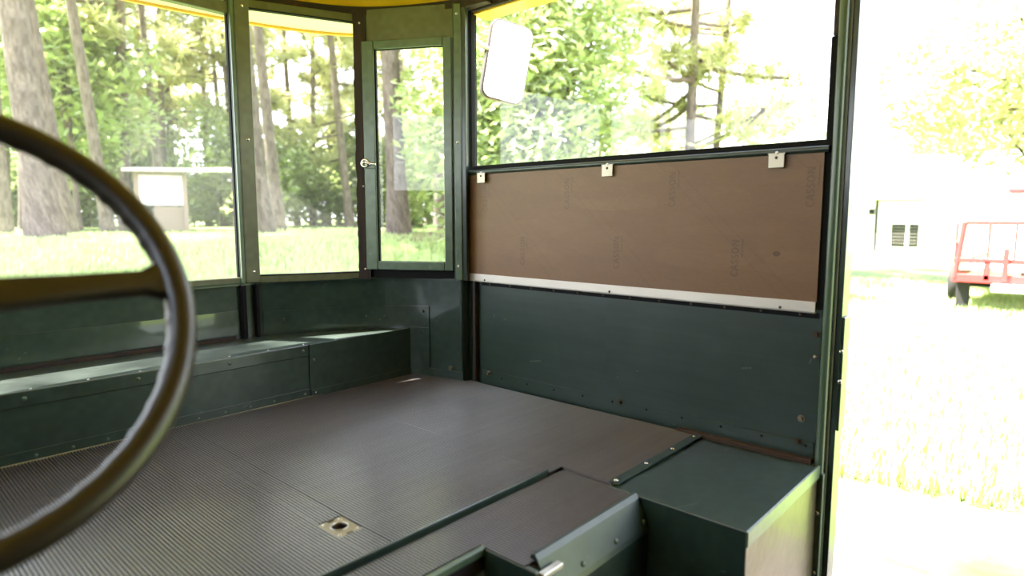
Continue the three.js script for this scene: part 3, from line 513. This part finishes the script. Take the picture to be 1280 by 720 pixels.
function trunkGeo(h, r0, r1, lx, lz, seed) { // tapering, slightly bent, flared at the root
  const r = rng(seed), n = 14, Q = 12, bx_ = (r() - 0.5) * 0.25, bz_ = (r() - 0.5) * 0.25, pos = [], uv = [], idx = [];
  for (let i = 0; i <= n; i++) { const t = i / n, y = h * t, rr = r0 + (r1 - r0) * t + r0 * 0.35 * Math.exp(-y / (r0 * 1.2)), cx = lx * t + bx_ * Math.sin(t * 3), cz = lz * t + bz_ * Math.sin(t * 3.3); for (let j = 0; j <= Q; j++) { const a = j / Q * Math.PI * 2; pos.push(cx + Math.cos(a) * rr, y - 0.05, cz + Math.sin(a) * rr); uv.push(j / Q * Math.max(1, Math.round(rr * 6)), y / 1.2); } }
  for (let i = 0; i < n; i++) for (let j = 0; j < Q; j++) { const a = i * (Q + 1) + j; idx.push(a, a + 1, a + Q + 1, a + 1, a + Q + 2, a + Q + 1); }
  const g = new THREE.BufferGeometry(); g.setAttribute('position', new THREE.Float32BufferAttribute(pos, 3)); g.setAttribute('uv', new THREE.Float32BufferAttribute(uv, 2)); g.setIndex(idx); g.computeVertexNormals();
  return { g, at: (t) => V(lx * t + bx_ * Math.sin(t * 3), h * t, lz * t + bz_ * Math.sin(t * 3.3)) };
}
function pine(o) { // o: x, z, h, r, lean [x, z], base (crown start), reach, n branches, per (tufts a branch), label, group
  const [x, z] = o.at, r = rng(o.seed), t = thing('pine_tree', o.label, 'tree', [x, groundY(x, z), z], 0, o.group), T = trunkGeo(o.h, o.r, o.r * 0.35, ...(o.lean || [0, 0]), o.seed + 1);
  obj('trunk', T.g, bark, t); const br = [], pts = [];
  for (let k = 0; k < o.n; k++) {
    const q = o.base + (1 - o.base) * (k + r()) / o.n, A = T.at(Math.min(0.99, q)), a = r() * Math.PI * 2, L = o.reach * (0.45 + 0.55 * r()) * (1 - 0.55 * (q - o.base) / (1 - o.base)), up = (0.05 + r() * 0.3) * L - 0.2 * L * (q < o.base + 0.2 ? 1 : 0);
    const B = A.clone().add(V(Math.cos(a) * L, up, Math.sin(a) * L)), C = A.clone().lerp(B, 0.5).add(V(0, -0.08 * L, 0));
    br.push(new THREE.TubeGeometry(new THREE.QuadraticBezierCurve3(A, C, B), 4, 0.02 + 0.012 * L, 5, false));
    for (let j = 0; j < o.per; j++) { const s = 0.25 + 0.75 * Math.sqrt(r()), p = A.clone().multiplyScalar((1 - s) * (1 - s)).addScaledVector(C, 2 * s * (1 - s)).addScaledVector(B, s * s); p.add(V((r() - 0.5) * 0.38 * L, (r() - 0.4) * 0.22 * L, (r() - 0.5) * 0.38 * L)); pts.push(p); }
  }
  if (o.far) obj('branches', br, bark, t).userData.kind = 'stuff'; else br.forEach((g) => obj('branch', g, bark, t));
  foliage(t, o.far ? TUFT_FAR : TUFT, pineMat, pts, r, 0.2, o.lo || 0.62, o.hi || 0.9, 0.8, o.far ? 1.5 : 1.7);
  return t;
}
function leafy(o) { // broad-leaved tree: at, h, r, crown [centre height, rx, ry], n
  const [x, z] = o.at, r = rng(o.seed), t = thing(o.name || 'leafy_tree', o.label, o.category || 'tree', [x, groundY(x, z), z], 0, o.group), [cy, rx, ry] = o.crown, T = trunkGeo(cy, o.r, o.r * 0.4, 0, 0, o.seed);
  obj('trunk', T.g, bark, t); const br = [], pts = [], lobes = [];
  for (let k = 0; k < 14; k++) { const d = V(r() - 0.5, r() - 0.5, r() - 0.5).normalize(); lobes.push(V(d.x * rx * 0.62, cy + d.y * ry * 0.62, d.z * rx * 0.62)); const A = T.at(0.45 + 0.5 * r()), B = lobes[k]; br.push(new THREE.TubeGeometry(new THREE.QuadraticBezierCurve3(A, A.clone().lerp(B, 0.5).add(V(0, 0.3, 0)), B), 4, 0.03, 5, false)); }
  if (!o.noBranches) br.forEach((g) => obj('branch', g, bark, t));
  for (let k = 0; k < o.n; k++) { const c = lobes[k % 14], d = V(r() - 0.5, r() - 0.5, r() - 0.5).normalize().multiplyScalar(Math.cbrt(r())); pts.push(V(c.x + d.x * rx * 0.52, c.y + d.y * ry * 0.5, c.z + d.z * rx * 0.52)); }
  foliage(t, o.far ? LEAF_FAR : LEAF, o.shrub ? shrubMat : leafyMat, pts, r, o.hue || 0.22, o.lo || 0.6, o.hi || 0.88);
  return t;
}
// pines with trunks that can be told apart, two added out of view
pine({ at: spot(57, 14), h: 19, r: 0.25, lean: [-0.9, -1.0], base: 0.62, reach: 4.2, n: 18, per: 12, seed: 101, label: 'thick pine trunk with a mulch bed beside the gravel path' });
pine({ at: spot(84, 16.5), h: 18, r: 0.19, lean: [-1.3, -0.6], base: 0.55, reach: 4.2, n: 20, per: 12, seed: 102, label: 'slimmer pine just behind the thick pine by the path' });
pine({ at: spot(136, 21), h: 19, r: 0.16, lean: [-1.7, -0.9], base: 0.4, reach: 4, n: 22, per: 14, seed: 103, label: 'slender leaning pine between the thick pine and the shelter' });
pine({ at: spot(330, 17), h: 19, r: 0.24, lean: [-1.2, 0.4], base: 0.5, reach: 4.6, n: 26, per: 18, seed: 104, label: 'leaning pine right beside the windscreen post, thicker of a pair' });
pine({ at: spot(350, 20), h: 19, r: 0.17, lean: [-0.8, -0.9], base: 0.45, reach: 5, n: 26, per: 18, seed: 105, label: 'thinner pale pine of the pair seen through the narrow front pane' });
pine({ at: spot(499, 14.5), h: 19, r: 0.23, lean: [-0.6, -0.5], base: 0.48, reach: 4.2, n: 24, per: 26, seed: 106, label: 'pale pine trunk seen through the vent window' });
pine({ at: spot(551, 19), h: 18, r: 0.17, lean: [-0.2, -0.3], base: 0.42, reach: 5.2, n: 28, per: 38, seed: 107, label: 'thin pine trunk at the right edge of the vent window' });
pine({ at: spot(855, 17), h: 15, r: 0.15, lean: [0.2, -0.1], base: 0.2, reach: 4.3, n: 34, per: 30, seed: 108, label: 'feathery pine with drooping branches seen through the side window', lo: 0.5, hi: 0.75 });
pine({ at: spot(884, 19), h: 15, r: 0.12, lean: [0.5, 0.5], base: 0.22, reach: 3.4, n: 22, per: 22, seed: 109, label: 'thin forked pine close behind the feathery pine', lo: 0.5, hi: 0.75 });
pine({ at: spot(6, 20.5), h: 25, r: 0.16, lean: [0.2, -0.2], base: 0.72, reach: 5.6, n: 34, per: 40, seed: 113, label: 'tall high-crowned pine at the far left behind the gravel path' });  // crown added high above the view to shade the lawn
pine({ at: [-2, -19], h: 25, r: 0.24, lean: [0.2, 0.2], base: 0.7, reach: 5.6, n: 34, per: 40, seed: 111, label: 'unseen dense pine added left of the thick pine to shade the lawn' });  // stands out of view, added to cast shade on the front lawn
pine({ at: spot(205, 29), h: 19, r: 0.16, lean: [-0.9, 0], base: 0.42, reach: 4, n: 22, per: 12, seed: 112, label: 'slim pine standing just left of the timber shelter' });
pine({ at: [-4.6, -7.6], h: 17, r: 0.22, lean: [1.2, 0.8], base: 0.42, reach: 5.2, n: 34, per: 34, seed: 110, label: 'unseen pine added left of the windscreen to shade the dash shelf' });  // added out of view on the sun path to dim the shelf
patch('mulch_bed', ovalAt(...spot(62, 13.6), 2.6, 1.7, 1), mulchMat, 0.05, 'brown mulch bed around the thick pine');
patch('mulch_bed', ovalAt(...spot(505, 14.6), 2.4, 1.6, 2), mulchMat, 0.05, 'brown mulch bed around the pine behind the vent window');
// pines of the wood behind
{ const r = rng(500); const us = [8, 30, 110, 158, 178, 205, 222, 262, 284, 300, 318, 372, 392, 410, 424, 438, 470, 520, 535, 575];
  us.forEach((u, k) => pine({ at: spot(u, (u > 170 && u < 310 ? 31 : 24) + r() * (u > 170 && u < 310 ? 10 : 16)), h: 15 + r() * 5, r: 0.12 + r() * 0.09, lean: [(r() - 0.6) * 2, (r() - 0.5) * 2], base: 0.12 + r() * 0.25, reach: 3.2 + r() * 1.2, n: 26, per: 17, far: true, seed: 600 + k * 7, label: 'tall thin pine in the wood beyond the lawn', group: 'pines of the wood' })); }
// dark understorey
{ const r = rng(700); for (let k = 0; k < 20; k++) { const u = -10 + k * 31 + r() * 12, h = 2.2 + r() * 2.6; leafy({ name: 'undergrowth_bush', category: 'bush', at: spot(u, 27 + r() * 12), h, r: 0.06, crown: [h * 0.62, 1.8 + r(), h * 0.75], n: 260, far: true, noBranches: true, shrub: true, seed: 720 + k, hue: 0.22, lo: 0.45, hi: 0.8, label: 'rounded green bush under the pines at the wood edge', group: 'bushes under the pines' }); } }
{ const t = [[100, 24, 5.2, 2.4, 3.6], [75, 27, 5.5, 2.2, 3]]; t.forEach(([u, d, cy, rx, ry], k) => leafy({ at: spot(u, d), r: 0.1, crown: [cy, rx, ry], n: 520, seed: 760 + k, lo: 0.42, hi: 0.7, far: true, label: ['darker broad-leaved tree between the thick pine and the slender pine', 'darker broad-leaved tree partly hidden behind the thick pine'][k] })); }
// leafy trees beyond side window and entry, some added out of view
leafy({ at: spot(660, 11.5), r: 0.13, crown: [3.3, 2.0, 3.0], n: 1500, seed: 801, lo: 0.5, hi: 0.85, label: 'fresh green leafy tree behind the side mirror' });
leafy({ at: spot(606, 15), r: 0.12, crown: [3.9, 2.0, 3.4], n: 900, seed: 802, lo: 0.5, hi: 0.8, label: 'leafy tree behind the edge of the corner post' });
{ const r = rng(820); for (let k = 0; k < 13; k++) { const u = 640 + k * 50 + r() * 20, h = 5 + r() * 4; leafy({ name: 'background_tree', at: spot(u, 48 + r() * 10), r: 0.15, crown: [h * 0.62, 3.4 + r() * 1.4, h * 0.55], n: 420, far: true, noBranches: true, seed: 830 + k, hue: 0.21, lo: 0.6, hi: 0.9, label: 'pale sunlit tree in the distant treeline', group: 'distant treeline' }); } }
{ const r = rng(900); for (let k = 0; k < 9; k++) { const b = (108 + k * 5.5 + r() * 3) * Math.PI / 180, d = 34 + r() * 10, h = 8 + r() * 4; leafy({ name: 'background_tree', at: [Math.sin(b) * d, -Math.cos(b) * d], r: 0.16, crown: [h * 0.55, 3.6 + r() * 1.2, h * 0.6], n: 420, far: true, noBranches: true, seed: 910 + k, hue: 0.21, lo: 0.55, hi: 0.85, label: 'unseen leafy tree added beyond the lawn past the red trailer', group: 'unseen added trees past the trailer' }); } }  // out of view, added so the step riser reflects green
leafy({ at: spot(1290, 17), r: 0.16, crown: [4.6, 3.0, 2.6], n: 1100, seed: 870, hue: 0.19, lo: 0.62, hi: 0.9, label: 'yellow-green tree leaning over the red trailer' });

// ---------- picnic shelter in the wood edge
{
  const [x, z] = spot(232, 24), b = Math.atan2(x, -z), t = thing('park_shelter', 'small timber shelter with a sloping roof and a white board', 'shelter', [x, groundY(x, z), z], -b);
  const wood = std({ color: 0x8f7c70, roughness: 0.9 }), white = std({ color: 0xe6dfdb, roughness: 0.8 }), roofM = std({ color: 0xd9cfc8, roughness: 0.6 });
  for (const [px, pz] of [[0.05, 0], [-1.35, 0], [0.05, -1.6], [-1.35, -1.6]]) obj('post', bx(px - 0.07, px + 0.07, -0.1, 1.9, pz - 0.07, pz + 0.07, 0.01), wood, t);
  const roof = bx(-1.7, 1.6, -0.05, 0.05, -2.0, 0.5, 0.01); roof.rotateZ(0.02); roof.rotateX(0.08); roof.translate(0, 2.02, 0); obj('roof', roof, roofM, t);
  obj('board', bx(-1.28, -0.02, 0.85, 1.82, -0.03, 0.03, 0.005), white, t); obj('low_board', bx(-0.9, -0.02, 0.0, 0.8, -0.05, 0.0, 0.005), wood, t);
  obj('beam', bx(-1.42, 0.12, 1.82, 1.92, -0.06, 0.06, 0.01), wood, t);
}
// ---------- white building across the lawn
{
  const S = 1.19, X = 27 * S, q = (z, y) => [z * S, 0.56 + (y - 0.56) * S], t = thing('white_building', 'long low white building with a pale metal roof', 'building', [X + 3, G0, -4]);
  const white = std({ color: 0xf2efea, roughness: 0.7 }), roofM = std({ color: 0xe9e7e2, roughness: 0.5 }), dark = std({ color: 0x14120f, roughness: 0.8 }), pinkish = std({ color: 0xb08a80, roughness: 0.7 });
  const P = (n, g, m, p = t) => { const o = part(n, g, m, t); if (p !== t) p.add(o); return o; };
  const [zl, ye] = q(-9.5, 1.24), [zr] = q(8, 0), yr = q(0, 2.95)[1];
  P('wall', bx(X, X + 0.3, G0 - 0.2, ye, zl, zr, 0), white);
  P('side_wall', bx(X + 0.3, X + 8, G0 - 0.2, ye, zl, zl + 0.3, 0), white); P('side_wall', bx(X + 0.3, X + 8, G0 - 0.2, ye, zr - 0.3, zr, 0), white);
  const rg = prism([[0, 0], [4.4, 0], [4.4, 0.12], [0, 0.12]], 0, zr - zl); const roofShape = new THREE.Shape([[-0.4, ye], [4.2, yr], [8.6, ye], [8.6, ye + 0.12], [4.2, yr + 0.13], [-0.4, ye + 0.12]].map((p) => new THREE.Vector2(...p))); const re = new THREE.ExtrudeGeometry(roofShape, { depth: zr - zl + 0.6, bevelEnabled: false }); re.translate(X, 0, zl - 0.3); P('roof', boxUV(re), roofM);
  const [wa, wt] = q(-5.32, 0.32), [wb, wbot] = q(-4.46, -0.5), [pa, pt] = q(-5.84, 1.22);
  P('corner_trim', bx(X - 0.06, X, G0, pt, pa - 0.05, pa + 0.05, 0.005), dark); P('door_head', bx(X - 0.05, X, pt - 0.05, pt, pa, q(-4.37, 0)[0], 0.005), std({ color: 0x9a9388, roughness: 0.7 }));
  P('door_post', bx(X - 0.05, X, G0, q(0, 0.32)[1], q(-5.71, 0)[0], q(-5.66, 0)[0], 0.005), pinkish);
  const win = P('window', bx(X - 0.04, X - 0.01, wbot, wt, wa, wb, 0.004), dark); win.userData.label = 'dark barred window';
  for (let k = 1; k < 7; k++) { const y = wbot + (wt - wbot) * k / 7, b = bx(X - 0.07, X - 0.045, y - 0.014, y + 0.014, wa + 0.04, wb - 0.04, 0.003); P('slat', b, std({ color: 0x77736a, roughness: 0.8 })); }
  P('window_post', bx(X - 0.075, X - 0.045, wbot, wt, wa + (wb - wa) * 0.55, wa + (wb - wa) * 0.66, 0.003), white);
  const [la, lb] = q(-6.0, 0.78); P('wall_box', bx(X - 0.16, X, lb - 0.12, lb + 0.12, la - 0.1, la + 0.1, 0.01), dark);
}
// ---------- red utility trailer on the grass
{
  const X = 12, t = thing('utility_trailer', 'red steel utility trailer with an upright tailgate parked on the lawn', 'trailer', [X + 1.4, G0, -0.2]);
  const red = std({ color: 0xb83030, roughness: 0.55 }), tyre = std({ color: 0x1b1a18, roughness: 0.85 }), pale = std({ color: 0xd9cfc6, roughness: 0.7 }), plateM = std({ color: 0xe9e6df, roughness: 0.5 });
  const P = (n, g, m) => part(n, g, m, t), zl = -1.49, zr = 1.1;
  P('bed', bx(X + 0.1, X + 3.2, -0.26, -0.2, zl + 0.05, zr - 0.05, 0.005), pale);
  P('rear_beam', bx(X, X + 0.08, -0.44, -0.31, zl, zr, 0.01), red); P('gate_rail', bx(X, X + 0.05, -0.14, -0.06, zl, zr, 0.008), red); P('top_rail', bx(X + 0.02, X + 0.06, 0.45, 0.51, -1.36, zr, 0.008), red);
  for (const z of [-1.47, -1.06, -0.74, -0.4, -0.06, 0.28, 0.62, 0.96]) P('gate_bar', bx(X + 0.015, X + 0.045, -0.1, 0.48, z - 0.018, z + 0.018, 0.004), red);
  P('gate_post', rod([X + 0.03, -0.38, -1.46], [X + 0.04, 0.49, -1.38], 0.04), red); P('gate_post', bx(X - 0.03, X + 0.05, -0.4, 0.1, -0.87, -0.8, 0.008), red); P('gate_post', bx(X, X + 0.06, -0.4, -0.1, -1.1, -1.02, 0.008), red);
  P('gate_brace', rod([X + 0.03, -0.06, -1.28], [X + 0.04, 0.03, -1.05], 0.02), red);
  P('side_rail', bx(X + 0.05, X + 3.2, 0.02, 0.07, zl, zl + 0.05, 0.008), red); P('side_rail', bx(X + 0.05, X + 3.2, 0.02, 0.07, zr - 0.05, zr, 0.008), red);
  P('side_board', bx(X + 0.1, X + 3.2, -0.4, -0.24, zl, zl + 0.05, 0.005), red); P('side_board', bx(X + 0.1, X + 3.2, -0.4, -0.24, zr - 0.05, zr, 0.005), red);
  P('bumper', bx(X - 0.12, X - 0.02, -0.56, -0.44, -0.98, 0.6, 0.01), pale); P('number_plate', bx(X - 0.135, X - 0.12, -0.55, -0.46, -0.92, -0.66, 0.003), plateM);
  for (const zz of [zl - 0.11, zr + 0.11]) { const w = new THREE.TorusGeometry(0.25, 0.1, 12, 28); w.rotateY(0); w.scale(1, 1, 1.1); w.translate(X + 1.5, G0 + 0.35, zz); P('wheel', w, tyre); const d = new THREE.CylinderGeometry(0.17, 0.17, 0.12, 20); d.rotateX(Math.PI / 2); d.translate(X + 1.5, G0 + 0.35, zz); P('wheel_disc', d, plateM); }
  P('axle', rod([X + 1.5, G0 + 0.35, zl - 0.1], [X + 1.5, G0 + 0.35, zr + 0.1], 0.04), tyre);
  P('jack_stand', bx(X + 0.2, X + 0.34, G0, -0.38, -1.45, -1.28, 0.02), tyre);
  const cargo = thing('cargo_crate', 'white box with a red lid strapped on the trailer bed', 'crate', [X + 1.7, -0.2, 0.1]);
  part('body', bx(X + 0.9, X + 2.6, -0.2, 0.95, -0.9, 0.95, 0.02), plateM, cargo); part('lid', bx(X + 0.86, X + 2.64, 0.95, 1.03, -0.95, 1.0, 0.02), red, cargo);
}
// ---------- side mirror outside the window
{
  const d = bearing(635, 78), k = 1.82 / d.x, c = V(1.82, 0.56 + d.y * k, d.z * k), t = thing('side_mirror', 'rounded rectangular chrome side mirror outside the side window', 'mirror', [c.x, c.y, c.z]);
  const n = V(-0.4, -0.06, 0.92).normalize(), x = V(0, 1, 0).cross(n).normalize(), y = n.clone().cross(x); t.quaternion.setFromRotationMatrix(new THREE.Matrix4().makeBasis(x, y, n)); t.rotateZ(-0.16);
  const rr = (w, h, r) => { const s = new THREE.Shape(); s.moveTo(-w + r, -h); s.lineTo(w - r, -h); s.absarc(w - r, -h + r, r, -Math.PI / 2, 0); s.lineTo(w, h - r); s.absarc(w - r, h - r, r, 0, Math.PI / 2); s.lineTo(-w + r, h); s.absarc(-w + r, h - r, r, Math.PI / 2, Math.PI); s.lineTo(-w, -h + r); s.absarc(-w + r, -h + r, r, Math.PI, 1.5 * Math.PI); return s; };
  const hs = new THREE.ExtrudeGeometry(rr(0.084, 0.141, 0.035), { depth: 0.016, bevelEnabled: true, bevelSize: 0.006, bevelThickness: 0.006, bevelSegments: 2 }); hs.translate(0, 0, -0.022); obj('housing', hs, std({ color: 0x6e645a, roughness: 0.4, metalness: 0.6 }), t);
  const fc = new THREE.ExtrudeGeometry(rr(0.082, 0.139, 0.033), { depth: 0.002, bevelEnabled: false }); fc.translate(0, 0, -0.0005); obj('mirror_glass', fc, std({ color: 0xf4f6f4, metalness: 1, roughness: 0.03 }), t);
  t.updateWorldMatrix(true, false); const foot = t.worldToLocal(V(1.49, 1.22, -1.66)); obj('arm', [rod([-0.07, 0.03, -0.02], [foot.x, foot.y, foot.z], 0.011), rod([-0.06, 0.03, -0.03], [-0.1, 0.032, -0.02], 0.018)], steel, t);
}
renderer.render(scene, camera);
